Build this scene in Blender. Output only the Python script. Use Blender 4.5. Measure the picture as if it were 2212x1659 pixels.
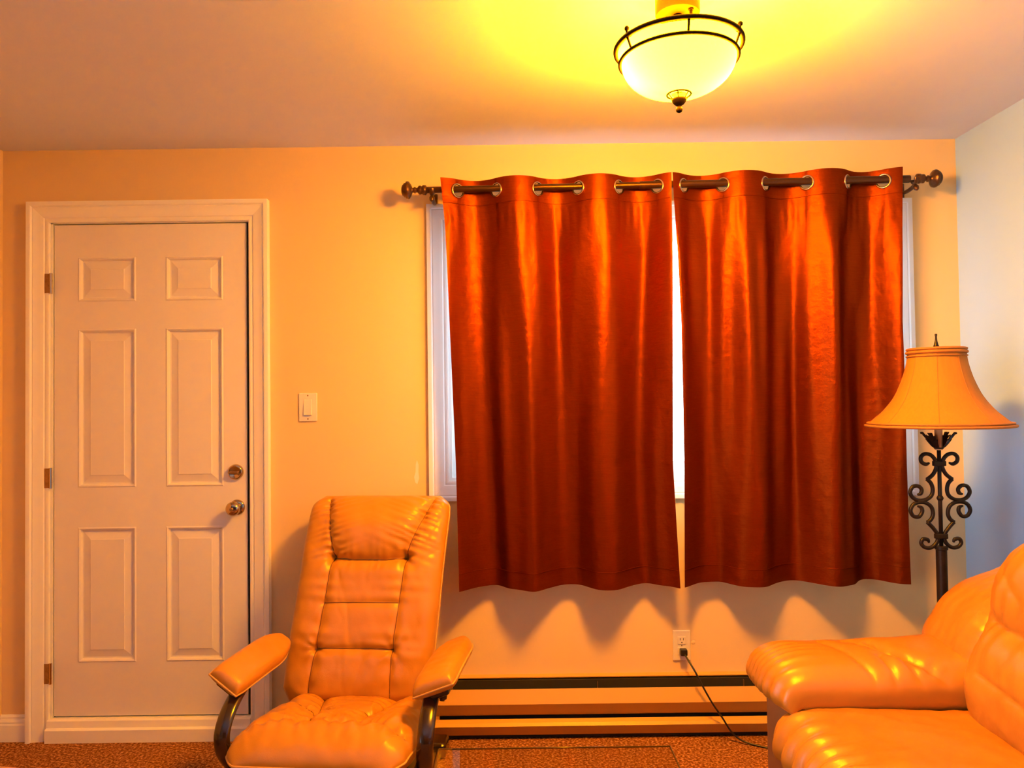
import bpy, bmesh, math, random
import numpy as np
from mathutils import Vector, Matrix

# ------------------------------------------------------------------ scene reset
for o in list(bpy.data.objects):
    bpy.data.objects.remove(o, do_unlink=True)
SC = bpy.context.scene
COL = SC.collection
random.seed(4)
PI = math.pi

# ------------------------------------------------------------------ camera
FPX, IMW, IMH = 1620.0, 2212.0, 1659.0
PITCH, ROLL = math.radians(1.3), 0.0127
cam = bpy.data.cameras.new('camera')
cam.sensor_fit = 'HORIZONTAL'; cam.sensor_width = 36.0
cam.lens = FPX / IMW * 36.0
cam.clip_start = 0.02
camo = bpy.data.objects.new('camera', cam); COL.objects.link(camo)
_f = Vector((0, math.cos(PITCH), math.sin(PITCH))); _r = Vector((1, 0, 0)); _u = _r.cross(_f)
_r2 = _r * math.cos(ROLL) - _u * math.sin(ROLL); _u2 = _u * math.cos(ROLL) + _r * math.sin(ROLL)
camo.matrix_world = Matrix(((_r2.x, _u2.x, -_f.x, 0), (_r2.y, _u2.y, -_f.y, -3.09), (_r2.z, _u2.z, -_f.z, 1.358), (0, 0, 0, 1)))
SC.camera = camo

# ------------------------------------------------------------------ world, daylight, exposure
w = bpy.data.worlds.new('overcast_sky'); SC.world = w; w.use_nodes = True
bgn = w.node_tree.nodes['Background']
bgn.inputs['Color'].default_value = (0.80, 0.88, 1.0, 1)
bgn.inputs['Strength'].default_value = 10.0

def portal(name, loc, rot, sx, sy):
    l = bpy.data.lights.new(name, 'AREA'); l.shape = 'RECTANGLE'; l.size = sx; l.size_y = sy
    l.cycles.is_portal = True
    o = bpy.data.objects.new(name, l); COL.objects.link(o); o.location = loc; o.rotation_euler = rot
    return o
portal('daylight_portal_front', (0.656, 0.20, 1.563), (-PI / 2, 0, 0), 1.84, 1.06)
portal('daylight_portal_side', (-2.30, -3.40, 1.30), (0, -PI / 2, 0), 2.0, 2.0)

LAMP_COL = (1.0, 0.345, 0.010)
BULB_W = 26.0
BOWL_EMIT = 275.0
vs = SC.view_settings
vs.view_transform = 'Standard'; vs.look = 'None'; vs.exposure = 0.22; vs.gamma = 1.0; vs.use_curve_mapping = False

# ------------------------------------------------------------------ object helpers
def link(name, me, mat=None, parent=None, smooth=False):
    o = bpy.data.objects.new(name, me); COL.objects.link(o)
    if mat: me.materials.append(mat)
    if parent: o.parent = parent
    if smooth:
        me.polygons.foreach_set('use_smooth', [True] * len(me.polygons))
    return o
def mesh(name, V, F, mat=None, parent=None, smooth=False, recalc=True):
    me = bpy.data.meshes.new(name)
    me.from_pydata([tuple(map(float, v)) for v in V], [], [tuple(map(int, f)) for f in F])
    if recalc:
        bm = bmesh.new(); bm.from_mesh(me); bmesh.ops.recalc_face_normals(bm, faces=bm.faces); bm.to_mesh(me); bm.free()
    me.update()
    return link(name, me, mat, parent, smooth)
def empty(name, loc=(0, 0, 0), rz=0.0):
    o = bpy.data.objects.new(name, None); COL.objects.link(o); o.location = loc; o.rotation_euler = (0, 0, rz)
    o.empty_display_size = 0.1
    return o
def tag(o, label, cat=None, group=None, kind=None):
    o['label'] = label
    if cat: o['category'] = cat
    if group: o['group'] = group
    if kind: o['kind'] = kind
    return o

class MB:
    def __init__(s): s.V = []; s.F = []
    def add(s, V, F):
        n = len(s.V); s.V += [tuple(v) for v in V]; s.F += [tuple(i + n for i in f) for f in F]; return s
    def box(s, x0, x1, y0, y1, z0, z1):
        V = [(x, y, z) for z in (z0, z1) for y in (y0, y1) for x in (x0, x1)]
        return s.add(V, [(0, 2, 3, 1), (4, 5, 7, 6), (0, 1, 5, 4), (2, 6, 7, 3), (0, 4, 6, 2), (1, 3, 7, 5)])
    def bbox(s, x0, x1, y0, y1, z0, z1, b=0.003, seg=2):
        bm = bmesh.new()
        bmesh.ops.create_cube(bm, size=1, matrix=Matrix.Translation(((x0+x1)/2, (y0+y1)/2, (z0+z1)/2)) @ Matrix.Diagonal((x1-x0, y1-y0, z1-z0, 1)))
        bmesh.ops.bevel(bm, geom=list(bm.edges), offset=b, segments=seg, affect='EDGES', profile=0.5)
        bm.verts.index_update()
        s.add([v.co.copy() for v in bm.verts], [[v.index for v in f.verts] for f in bm.faces]); bm.free(); return s
    def lathe(s, prof, n=32, M=None, caps=True):
        # prof: (r, z) list
        V = []; F = []
        for r, z in prof:
            for k in range(n):
                a = 2 * PI * k / n; V.append(Vector((r * math.cos(a), r * math.sin(a), z)))
        for i in range(len(prof) - 1):
            for k in range(n):
                k2 = (k + 1) % n; F.append((i*n+k, i*n+k2, (i+1)*n+k2, (i+1)*n+k))
        if caps:
            if prof[0][0] > 1e-5: F.append(tuple(range(n-1, -1, -1)))
            if prof[-1][0] > 1e-5: F.append(tuple((len(prof)-1)*n + k for k in range(n)))
        if M: V = [M @ v for v in V]
        return s.add(V, F)
    def tube(s, pts, r=0.005, n=8, closed=False, sx=1.0, sy=1.0, up=None, caps=True):
        P = [Vector(p) for p in pts]; N = len(P); V = []; F = []
        T = []
        for i in range(N):
            a = P[(i-1) % N] if (closed or i > 0) else P[i]
            b = P[(i+1) % N] if (closed or i < N-1) else P[i]
            t = (b - a); T.append(t.normalized() if t.length > 1e-9 else Vector((0, 0, 1)))
        u = Vector(up) if up else (Vector((0, 0, 1)) if abs(T[0].z) < 0.9 else Vector((1, 0, 0)))
        for i in range(N):
            t = T[i]
            if up: u = Vector(up)
            u = (u - t * u.dot(t)).normalized(); v = t.cross(u)
            rr = r[i] if isinstance(r, (list, tuple)) else r
            for k in range(n):
                a = 2 * PI * k / n; V.append(P[i] + u * (math.cos(a) * rr * sx) + v * (math.sin(a) * rr * sy))
        M = N if closed else N - 1
        for i in range(M):
            j = (i + 1) % N
            for k in range(n):
                k2 = (k + 1) % n; F.append((i*n+k, i*n+k2, j*n+k2, j*n+k))
        if not closed and caps:
            F.append(tuple(range(n-1, -1, -1))); F.append(tuple((N-1)*n + k for k in range(n)))
        return s.add(V, F)
    def extrude_x(s, prof, x0, x1, close=True):
        n = len(prof)
        V = [(x0, y, z) for y, z in prof] + [(x1, y, z) for y, z in prof]
        F = [(i, (i+1) % n, n + (i+1) % n, n + i) for i in range(n if close else n-1)]
        if close: F += [tuple(range(n-1, -1, -1)), tuple(range(n, 2*n))]
        return s.add(V, F)
    def build(s, name, mat, parent=None, smooth=False, angle=None):
        o = mesh(name, s.V, s.F, mat, parent, smooth)
        if angle is not None:
            o.data.polygons.foreach_set('use_smooth', [True] * len(o.data.polygons))
            o.data.set_sharp_from_angle(angle=math.radians(angle))
        return o

def spline(pts, m=8):
    """Catmull-Rom through points"""
    P = [Vector(p) for p in pts]; out = []
    for i in range(len(P) - 1):
        p0 = P[max(i-1, 0)]; p1 = P[i]; p2 = P[i+1]; p3 = P[min(i+2, len(P)-1)]
        for k in range(m):
            t = k / m
            out.append(0.5 * ((2*p1) + (p2-p0)*t + (2*p0-5*p1+4*p2-p3)*t*t + (3*p1-p0-3*p2+p3)*t**3))
    out.append(P[-1]); return out

# ------------------------------------------------------------------ materials
def new_mat(name):
    m = bpy.data.materials.new(name); m.use_nodes = True
    return m, m.node_tree.nodes, m.node_tree.links, m.node_tree.nodes['Principled BSDF']
def simple(name, col, rough=0.5, metal=0.0, bump=0.0, bscale=200.0, var=0.0, vscale=6.0, spec=0.5, coat=0.0, sheen=0.0, stretch=None):
    m, N, L, P = new_mat(name)
    P.inputs['Base Color'].default_value = (*col, 1); P.inputs['Roughness'].default_value = rough
    P.inputs['Metallic'].default_value = metal; P.inputs['Specular IOR Level'].default_value = spec
    P.inputs['Coat Weight'].default_value = coat
    P.inputs['Sheen Weight'].default_value = sheen
    tc = N.new('ShaderNodeTexCoord'); mp = N.new('ShaderNodeMapping'); L.new(tc.outputs['Object'], mp.inputs['Vector'])
    if stretch: mp.inputs['Scale'].default_value = stretch
    if var > 0:
        n = N.new('ShaderNodeTexNoise'); n.inputs['Scale'].default_value = vscale; n.inputs['Detail'].default_value = 4
        L.new(mp.outputs['Vector'], n.inputs['Vector'])
        r = N.new('ShaderNodeValToRGB')
        r.color_ramp.elements[0].position = 0.3; r.color_ramp.elements[1].position = 0.7
        r.color_ramp.elements[0].color = (*[c * (1 - var) for c in col], 1); r.color_ramp.elements[1].color = (*[min(1, c * (1 + var)) for c in col], 1)
        L.new(n.outputs['Fac'], r.inputs['Fac']); L.new(r.outputs['Color'], P.inputs['Base Color'])
    if bump > 0:
        n2 = N.new('ShaderNodeTexNoise'); n2.inputs['Scale'].default_value = bscale; n2.inputs['Detail'].default_value = 3
        L.new(mp.outputs['Vector'], n2.inputs['Vector'])
        b = N.new('ShaderNodeBump'); b.inputs['Strength'].default_value = bump; b.inputs['Distance'].default_value = 0.002
        L.new(n2.outputs['Fac'], b.inputs['Height']); L.new(b.outputs['Normal'], P.inputs['Normal'])
    return m

M_wall = simple('wall_paint_beige', (0.80, 0.60, 0.30), 0.75, bump=0.06, bscale=320, var=0.012, vscale=3)
M_wallr = simple('wall_paint_cool_daylight', (0.37, 0.58, 0.92), 0.75, bump=0.06, bscale=320, var=0.012, vscale=3)  # blue in the colour stands in for cool daylight, offsetting the orange lamp
M_ceil = simple('ceiling_paint_white', (0.66, 0.70, 0.86), 0.85, bump=0.10, bscale=260, var=0.01)
M_trim = simple('trim_paint_white', (0.92, 0.92, 0.84), 0.40, bump=0.02, bscale=90)
M_wtrim = simple('window_trim_daylit', (0.84, 0.84, 0.88), 0.42, bump=0.02, bscale=90)  # cooler copy of the trim paint, daylight put into its colour
M_door = simple('door_paint_grey', (0.82, 0.80, 0.76), 0.5, bump=0.03, bscale=120, var=0.015)
M_vinyl = simple('window_vinyl_white', (0.86, 0.87, 0.87), 0.35)
M_chrome = simple('polished_brass_nickel', (0.55, 0.42, 0.28), 0.12, metal=1.0)
M_hinge = simple('aged_brass_hinge', (0.33, 0.20, 0.10), 0.4, metal=0.8, var=0.2, vscale=60)
M_black = simple('black_rubber', (0.008, 0.007, 0.007), 0.6)
M_dark = simple('dark_interior', (0.010, 0.008, 0.007), 0.85)
M_iron = simple('bronze_black_iron', (0.010, 0.006, 0.005), 0.45, spec=0.25, var=0.3, vscale=40, bump=0.15, bscale=120)
M_frame = simple('black_brown_lacquered_wood', (0.020, 0.010, 0.008), 0.22, coat=0.5)
M_rod = simple('bronze_rod', (0.075, 0.032, 0.014), 0.30, metal=0.75)
M_bronze = simple('oil_rubbed_bronze', (0.10, 0.045, 0.02), 0.32, metal=0.7, var=0.35, vscale=50)
M_lampmetal = simple('dark_bronze_lamp_frame', (0.005, 0.0022, 0.0012), 0.6, spec=0.04)
M_ring = simple('grommet_brass', (0.60, 0.45, 0.28), 0.22, metal=1.0)
M_heater = simple('heater_enamel_tan', (0.60, 0.33, 0.06), 0.4, bump=0.02, bscale=60)
M_plastic = simple('ivory_plastic', (0.80, 0.74, 0.62), 0.3)
M_cord = simple('black_cord_plastic', (0.012, 0.010, 0.010), 0.35)
M_shade = simple('tan_shade_fabric', (0.45, 0.165, 0.008), 0.8, bump=0.25, bscale=160, stretch=(4, 4, 0.3), var=0.06, vscale=30)
M_shadetrim = simple('shade_braid', (0.38, 0.14, 0.015), 0.7, bump=0.3, bscale=300)
M_candle = simple('candle_sleeve_cream', (0.60, 0.42, 0.22), 0.5)
M_seam = simple('seam_thread_crease_shade', (0.16, 0.05, 0.006), 0.6)  # seam cord, its dark colour also standing in for shade in the creases
M_piping = simple('leather_piping', (0.60, 0.32, 0.08), 0.45)
M_canopy = simple('satin_brass_canopy', (0.035, 0.011, 0.002), 0.6, spec=0.05)
M_lining = simple('curtain_lining_white', (0.84, 0.85, 0.87), 0.9)
M_siding = simple('pale_siding', (0.72, 0.80, 0.77), 0.7)
M_ground = simple('pale_concrete_ground', (0.55, 0.56, 0.54), 0.9, var=0.1)
M_sock = simple('grey_underlay', (0.20, 0.18, 0.16), 0.9)

def leather(name, col, rough=0.31):
    m, N, L, P = new_mat(name)
    P.inputs['Roughness'].default_value = rough; P.inputs['Specular IOR Level'].default_value = 0.5
    tc = N.new('ShaderNodeTexCoord')
    n = N.new('ShaderNodeTexNoise'); n.inputs['Scale'].default_value = 5; n.inputs['Detail'].default_value = 5
    L.new(tc.outputs['Object'], n.inputs['Vector'])
    r = N.new('ShaderNodeValToRGB'); e = r.color_ramp.elements
    e[0].position = 0.3; e[1].position = 0.72
    e[0].color = (col[0]*0.88, col[1]*0.84, col[2]*0.80, 1); e[1].color = (min(1, col[0]*1.07), col[1]*1.08, col[2]*1.1, 1)
    L.new(n.outputs['Fac'], r.inputs['Fac']); L.new(r.outputs['Color'], P.inputs['Base Color'])
    vo = N.new('ShaderNodeTexVoronoi'); vo.inputs['Scale'].default_value = 420
    n2 = N.new('ShaderNodeTexNoise'); n2.inputs['Scale'].default_value = 28; n2.inputs['Detail'].default_value = 6
    L.new(tc.outputs['Object'], vo.inputs['Vector']); L.new(tc.outputs['Object'], n2.inputs['Vector'])
    b = N.new('ShaderNodeBump'); b.inputs['Strength'].default_value = 0.12; b.inputs['Distance'].default_value = 0.0012
    b2 = N.new('ShaderNodeBump'); b2.inputs['Strength'].default_value = 0.22; b2.inputs['Distance'].default_value = 0.006
    L.new(vo.outputs['Distance'], b.inputs['Height']); L.new(n2.outputs['Fac'], b2.inputs['Height'])
    L.new(b2.outputs['Normal'], b.inputs['Normal']); L.new(b.outputs['Normal'], P.inputs['Normal'])
    return m
M_leather = leather('tan_leather', (0.54, 0.235, 0.020))
M_sofa = leather('tan_sofa_leather', (0.46, 0.185, 0.018), 0.33)
M_sofaframe = simple('sofa_base_vinyl', (0.30, 0.15, 0.06), 0.5, bump=0.05)

def carpet_mat():
    m, N, L, P = new_mat('brown_speckled_carpet')
    P.inputs['Roughness'].default_value = 0.95; P.inputs['Specular IOR Level'].default_value = 0.1
    tc = N.new('ShaderNodeTexCoord')
    n = N.new('ShaderNodeTexNoise'); n.inputs['Scale'].default_value = 105; n.inputs['Detail'].default_value = 3; n.inputs['Roughness'].default_value = 0.65
    n3 = N.new('ShaderNodeTexNoise'); n3.inputs['Scale'].default_value = 2.5; n3.inputs['Detail'].default_value = 3
    L.new(tc.outputs['Object'], n.inputs['Vector']); L.new(tc.outputs['Object'], n3.inputs['Vector'])
    r = N.new('ShaderNodeValToRGB'); e = r.color_ramp.elements
    e[0].position = 0.36; e[1].position = 0.66
    e[0].color = (0.11, 0.030, 0.006, 1); e[1].color = (0.62, 0.33, 0.12, 1)
    k = r.color_ramp.elements.new(0.5); k.color = (0.24, 0.090, 0.035, 1)
    L.new(n.outputs['Fac'], r.inputs['Fac'])
    mx = N.new('ShaderNodeMix'); mx.data_type = 'RGBA'; mx.blend_type = 'MULTIPLY'; mx.inputs['Factor'].default_value = 0.35
    r2 = N.new('ShaderNodeValToRGB'); r2.color_ramp.elements[0].position = 0.3; r2.color_ramp.elements[1].position = 0.7
    r2.color_ramp.elements[0].color = (0.6, 0.6, 0.6, 1); r2.color_ramp.elements[1].color = (1, 1, 1, 1)
    L.new(n3.outputs['Fac'], r2.inputs['Fac']); L.new(r.outputs['Color'], mx.inputs['A']); L.new(r2.outputs['Color'], mx.inputs['B'])
    L.new(mx.outputs['Result'], P.inputs['Base Color'])
    b = N.new('ShaderNodeBump'); b.inputs['Strength'].default_value = 0.8; b.inputs['Distance'].default_value = 0.006
    L.new(n.outputs['Fac'], b.inputs['Height']); L.new(b.outputs['Normal'], P.inputs['Normal'])
    return m
M_carpet = carpet_mat()

def curtain_mat():
    m, N, L, P = new_mat('rust_brown_slub_satin')
    P.inputs['Roughness'].default_value = 0.6; P.inputs['Specular IOR Level'].default_value = 0.0
    P.inputs['Sheen Roughness'].default_value = 0.4
    P.inputs['Sheen Tint'].default_value = (0.9, 0.3, 0.08, 1)
    tc = N.new('ShaderNodeTexCoord'); mp = N.new('ShaderNodeMapping'); mp.inputs['Scale'].default_value = (18, 18, 480)
    L.new(tc.outputs['Object'], mp.inputs['Vector'])
    n = N.new('ShaderNodeTexNoise'); n.inputs['Scale'].default_value = 1.0; n.inputs['Detail'].default_value = 5
    L.new(mp.outputs['Vector'], n.inputs['Vector'])
    r = N.new('ShaderNodeValToRGB'); e = r.color_ramp.elements; e[0].position = 0.35; e[1].position = 0.7
    e[0].color = (0.030, 0.0025, 0.0006, 1); e[1].color = (0.050, 0.006, 0.001, 1)
    L.new(n.outputs['Fac'], r.inputs['Fac']); L.new(r.outputs['Color'], P.inputs['Base Color'])
    n2 = N.new('ShaderNodeTexNoise'); n2.inputs['Scale'].default_value = 24; n2.inputs['Detail'].default_value = 4
    L.new(tc.outputs['Object'], n2.inputs['Vector'])
    b = N.new('ShaderNodeBump'); b.inputs['Strength'].default_value = 0.42; b.inputs['Distance'].default_value = 0.008
    L.new(n2.outputs['Fac'], b.inputs['Height'])
    b2 = N.new('ShaderNodeBump'); b2.inputs['Strength'].default_value = 0.15; b2.inputs['Distance'].default_value = 0.001
    L.new(n.outputs['Fac'], b2.inputs['Height']); L.new(b.outputs['Normal'], b2.inputs['Normal'])
    L.new(b2.outputs['Normal'], P.inputs['Normal'])
    g = N.new('ShaderNodeBsdfGlossy'); g.inputs['Color'].default_value = (0.125, 0.021, 0.0018, 1); g.inputs['Roughness'].default_value = 0.44
    L.new(b2.outputs['Normal'], g.inputs['Normal'])
    ad = N.new('ShaderNodeAddShader'); L.new(P.outputs[0], ad.inputs[0]); L.new(g.outputs[0], ad.inputs[1])
    L.new(ad.outputs[0], N['Material Output'].inputs['Surface'])
    return m
M_curtain = curtain_mat()

def pane_mat(name, tint, refl=0.08):
    m, N, L, P = new_mat(name); N.remove(P)
    out = N['Material Output']
    t = N.new('ShaderNodeBsdfTransparent'); t.inputs['Color'].default_value = (*tint, 1)
    g = N.new('ShaderNodeBsdfGlossy'); g.inputs['Roughness'].default_value = 0.0
    fr = N.new('ShaderNodeFresnel'); fr.inputs['IOR'].default_value = refl
    mx = N.new('ShaderNodeMixShader'); L.new(fr.outputs['Fac'], mx.inputs['Fac']); L.new(t.outputs[0], mx.inputs[1]); L.new(g.outputs[0], mx.inputs[2])
    L.new(mx.outputs[0], out.inputs['Surface'])
    return m
M_pane = pane_mat('window_glass', (0.93, 0.98, 0.96), 1.45)
M_tableglass = pane_mat('table_glass', (0.90, 0.95, 0.93), 2.1)
M_glassedge = simple('glass_edge_green', (0.10, 0.07, 0.04), 0.15)

def bowl_mat():
    m, N, L, P = new_mat('alabaster_glass_lit'); N.remove(P)
    out = N['Material Output']
    t = N.new('ShaderNodeBsdfTranslucent'); t.inputs['Color'].default_value = (0.75, 0.66, 0.45, 1)
    e = N.new('ShaderNodeEmission'); e.inputs['Color'].default_value = (LAMP_COL[0], LAMP_COL[1], 0.0001, 1); e.inputs['Strength'].default_value = BOWL_EMIT
    a = N.new('ShaderNodeAddShader'); L.new(t.outputs[0], a.inputs[0]); L.new(e.outputs[0], a.inputs[1])
    L.new(a.outputs[0], out.inputs['Surface'])
    return m
M_bowl = bowl_mat()

# ------------------------------------------------------------------ room shell
H = 2.422; XL, XR = -2.10, 1.852; YB = -7.5
tag(MB().box(XL-0.15, XR+0.15, YB-0.15, 0.15, -0.12, 0).build('floor', M_carpet), 'brown speckled carpet floor', kind='structure')
tag(MB().box(XL-0.15, XR+0.15, YB-0.15, 0.15, H, H+0.12).build('ceiling', M_ceil), 'white painted ceiling lit orange around the lamp', kind='structure')
def wall_xz(rects_x, rects_z, holes, y0, y1):
    m = MB()
    for i in range(len(rects_x)-1):
        for j in range(len(rects_z)-1):
            if (i, j) in holes: continue
            m.box(rects_x[i], rects_x[i+1], y0, y1, rects_z[j], rects_z[j+1])
    return m
DX0, DX1, DZ1 = -1.905, -1.072, 2.125           # door opening
WX0, WX1, WZ0, WZ1 = -0.262, 1.575, 1.034, 2.092    # window opening
m = MB()
m.box(XL-0.15, DX0, 0, 0.14, 0, H); m.box(DX0, DX1, 0, 0.14, DZ1, H); m.box(DX1, WX0, 0, 0.14, 0, H)
m.box(WX0, WX1, 0, 0.14, 0, WZ0); m.box(WX0, WX1, 0, 0.14, WZ1, H); m.box(WX1, XR+0.15, 0, 0.14, 0, H)
wb = tag(m.build('wall_back', M_wall), 'beige painted wall with the door and curtained window', kind='structure')
# pale filler smear on the wall between door and window
sm = [(-0.397 + dx, -0.0006, 1.071 + dz) for dx, dz in ((0.002, 0.05), (0.009, 0.03), (0.008, 0.0), (0.011, -0.025), (0.003, -0.05), (-0.006, -0.042), (-0.010, -0.02), (-0.004, 0.0), (-0.003, 0.03))]
mesh('filler_smear', sm, [tuple(range(len(sm)))], simple('filler_cream', (0.84, 0.78, 0.66), 0.6), wb)
tag(MB().box(XR, XR+0.15, YB, 0.0, 0, H).build('wall_right', M_wallr), 'pale wall on the right behind the sofa', kind='structure')
SY0, SY1, SZ0, SZ1 = -4.40, -2.40, 0.30, 2.30   # side window opening in left wall
m = MB()
m.box(XL-0.15, XL, YB, SY0, 0, H); m.box(XL-0.15, XL, SY1, 0, 0, H)
m.box(XL-0.15, XL, SY0, SY1, 0, SZ0); m.box(XL-0.15, XL, SY0, SY1, SZ1, H)
tag(m.build('wall_left', M_wall), 'beige wall at the far left edge', kind='structure')
tag(MB().box(XL, XR, YB-0.15, YB, 0, H).build('wall_rear', simple('rear_wall_dark_low_bounce', (0.16, 0.10, 0.06), 0.6, var=0.2, stretch=(6, 6, 0.5))), 'unseen wall behind the viewer, coloured dark to cut bounce light', kind='structure')  # out of view; dark tone chosen to reduce bounced fill light

# mitred moulding frame --------------------------------------------------------
def moulding(p0, p1, inward, prof, mitre0, mitre1, ysign=-1):
    """straight moulding from p0 to p1 (x,z of the inner edge); prof = [(t, depth)], t outwards from inner edge."""
    p0 = Vector(p0); p1 = Vector(p1); d = (p1 - p0).normalized(); o = -Vector(inward)
    V = []; n = len(prof)
    for t, dep in prof:
        a = p0 + o * t - d * (t * mitre0); V.append((a.x, ysign * dep, a.y))
    for t, dep in prof:
        a = p1 + o * t + d * (t * mitre1); V.append((a.x, ysign * dep, a.y))
    F = [(i, (i+1) % n, n + (i+1) % n, n + i) for i in range(n)] + [tuple(range(n-1, -1, -1)), tuple(range(n, 2*n))]
    return MB().add(V, F)
def casing_prof(wd, p):
    return [(0, 0), (0, 0.35*p), (0.06*wd, 0.42*p), (0.14*wd, 0.42*p), (0.20*wd, 0.36*p), (0.24*wd, 0.50*p), (0.42*wd, 0.62*p), (0.58*wd, 0.66*p), (0.70*wd, 0.78*p), (0.74*wd, 0.72*p), (0.80*wd, 0.95*p), (0.87*wd, p), (wd, 0.97*p), (wd, 0)]

# ------------------------------------------------------------------ door
door = empty('door_1', (0, 0, 0)); tag(door, 'grey six-panel entry door with cream casing', kind='structure')
CI0, CI1, CIZ = -1.902, -1.079, 2.118
pr = casing_prof(0.083, 0.033)
moulding((CI0, 0), (CI0, CIZ), (1, 0), pr, 0, 1).build('door_casing', M_trim, door, angle=25)
moulding((CI1, CIZ), (CI1, 0), (-1, 0), pr, 1, 0).build('door_casing', M_trim, door, angle=25)
moulding((CI0, CIZ), (CI1, CIZ), (0, -1), pr, 1, 1).build('door_casing', M_trim, door, angle=25)
jm = MB()
jm.box(DX0, DX0+0.012, 0.001, 0.139, 0, DZ1); jm.box(DX1-0.010, DX1, 0.001, 0.139, 0, DZ1); jm.box(DX0, DX1, 0.001, 0.139, DZ1-0.010, DZ1)
jm.build('door_jamb', M_trim, door)
ws = MB(); ws.box(DX0+0.012, DX1-0.010, 0.060, 0.075, 0.06, DZ1-0.010)  # black sheet across the whole opening, added to stop light leaking in
ws.build('leak_blocker', M_black, door)
gp = MB(); gp.box(-1.094, -1.0815, 0.012, 0.058, 0.08, DZ1-0.012); gp.box(-1.8935, -1.889, 0.012, 0.058, 0.08, DZ1-0.012)
gp.build('door_seal', M_black, door)
SX0, SX1, SLZ0, SLZ1 = -1.889, -1.095, 0.094, 2.110
cx = [SX0, -1.790, -1.551, -1.428, -1.191, SX1]
cz = [SLZ0, 0.311, 0.861, 1.024, 1.677, 1.791, 1.975, SLZ1]
m = MB(); yf = 0.004
Vg = {}
for i in range(5):
    for j in range(7):
        if i in (1, 3) and j in (1, 3, 5): continue
        m.add([(cx[i], yf, cz[j]), (cx[i+1], yf, cz[j]), (cx[i+1], yf, cz[j+1]), (cx[i], yf, cz[j+1])], [(0, 1, 2, 3)])
m.add([(SX0, yf, SLZ0), (SX1, yf, SLZ0), (SX1, yf, SLZ1), (SX0, yf, SLZ1), (SX0, 0.048, SLZ0), (SX1, 0.048, SLZ0), (SX1, 0.048, SLZ1), (SX0, 0.048, SLZ1)],
      [(4, 7, 6, 5), (0, 4, 5, 1), (1, 5, 6, 2), (2, 6, 7, 3), (3, 7, 4, 0)])
slab = m.build('door_slab', M_door, door)
rings = [(0.0, 0.0), (0.005, -0.0035), (0.010, -0.0005), (0.014, 0.010), (0.019, 0.0105), (0.048, 0.0025), (0.051, 0.0)]
for i in (1, 3):
    for j in (5, 3, 1):
        V = []; F = []
        for ins, dep in rings:
            V += [(cx[i]+ins, yf+dep, cz[j]+ins), (cx[i+1]-ins, yf+dep, cz[j]+ins), (cx[i+1]-ins, yf+dep, cz[j+1]-ins), (cx[i]+ins, yf+dep, cz[j+1]-ins)]
        for k in range(len(rings)-1):
            for q in range(4):
                F.append((k*4+q, k*4+(q+1) % 4, (k+1)*4+(q+1) % 4, (k+1)*4+q))
        e = (len(rings)-1)*4; F.append((e, e+1, e+2, e+3))
        mesh('door_panel', V, F, M_door, slab)
for z in (1.866, 1.066, 0.272):
    h = MB(); h.box(-1.918, -1.894, -0.0145, -0.0115, z-0.040, z+0.040)
    hg = h.build('hinge', M_hinge, door)
    k = MB(); k.tube([(-1.8935, -0.013, z-0.042), (-1.8935, -0.013, z+0.042)], 0.006, 10)
    for dz in (-0.018, 0.012): k.tube([(-1.8935, -0.013, z+dz-0.0015), (-1.8935, -0.013, z+dz+0.0015)], 0.0068, 10)
    k.build('hinge_pin', M_chrome, hg, smooth=False)
RX = lambda x, y, z: Matrix.Translation((x, y, z)) @ Matrix.Rotation(PI/2, 4, 'X')   # local +z -> world -y
kb = empty('door_knob', (0, 0, 0)); kb.parent = door
MB().lathe([(0.031, 0.0), (0.032, 0.003), (0.029, 0.008), (0.016, 0.010)], 32, RX(-1.135, yf, 0.936)).build('rose', M_chrome, kb, smooth=True)
MB().lathe([(0.013, 0.008), (0.012, 0.022), (0.016, 0.028), (0.024, 0.034), (0.0285, 0.044), (0.029, 0.054), (0.026, 0.062), (0.018, 0.067), (0.008, 0.0685), (0, 0.0687)], 36, RX(-1.135, yf, 0.936)).build('knob', M_chrome, kb, smooth=True)
MB().lathe([(0.0075, 0.0685), (0.0075, 0.0705), (0.004, 0.0712), (0, 0.0712)], 16, RX(-1.135, yf, 0.936)).build('button', M_hinge, kb, smooth=True)
db = empty('deadbolt', (0, 0, 0)); db.parent = door
MB().lathe([(0.0315, 0.0), (0.032, 0.004), (0.030, 0.014), (0.025, 0.018), (0.023, 0.016), (0, 0.015)], 36, RX(-1.140, yf, 1.081)).build('rose', M_chrome, db, smooth=True)
MB().bbox(-1.160, -1.120, yf-0.032, yf-0.015, 1.0755, 1.0865, 0.003).build('thumb_turn', M_hinge, db)
# jagged dark strike wear on door edge
thr = MB(); thr.extrude_x([(0.06, 0.0), (-0.034, 0.0), (-0.034, 0.050), (-0.028, 0.054), (-0.022, 0.056), (-0.018, 0.082), (-0.010, 0.088), (0.06, 0.088)], -1.905, -1.079)
tag(thr.build('trim_1', M_trim), 'cream wooden threshold sill under the door', kind='structure')

# baseboards
def base_prof(t=0.016, h=0.106):
    return [(0, 0), (-t, 0), (-t, h*0.62), (-t*0.8, h*0.68), (-t*0.85, h*0.74), (-t*0.5, h*0.86), (-t*0.55, h*0.92), (-t*0.3, h), (0, h)]
tag(MB().extrude_x(base_prof(), XL, -1.986).build('baseboard_left', M_trim), 'short cream baseboard left of the door casing', kind='structure')
tag(MB().extrude_x(base_prof(), -0.996, -0.372).build('baseboard_back', M_trim), 'cream baseboard behind the recliner', kind='structure')

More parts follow.
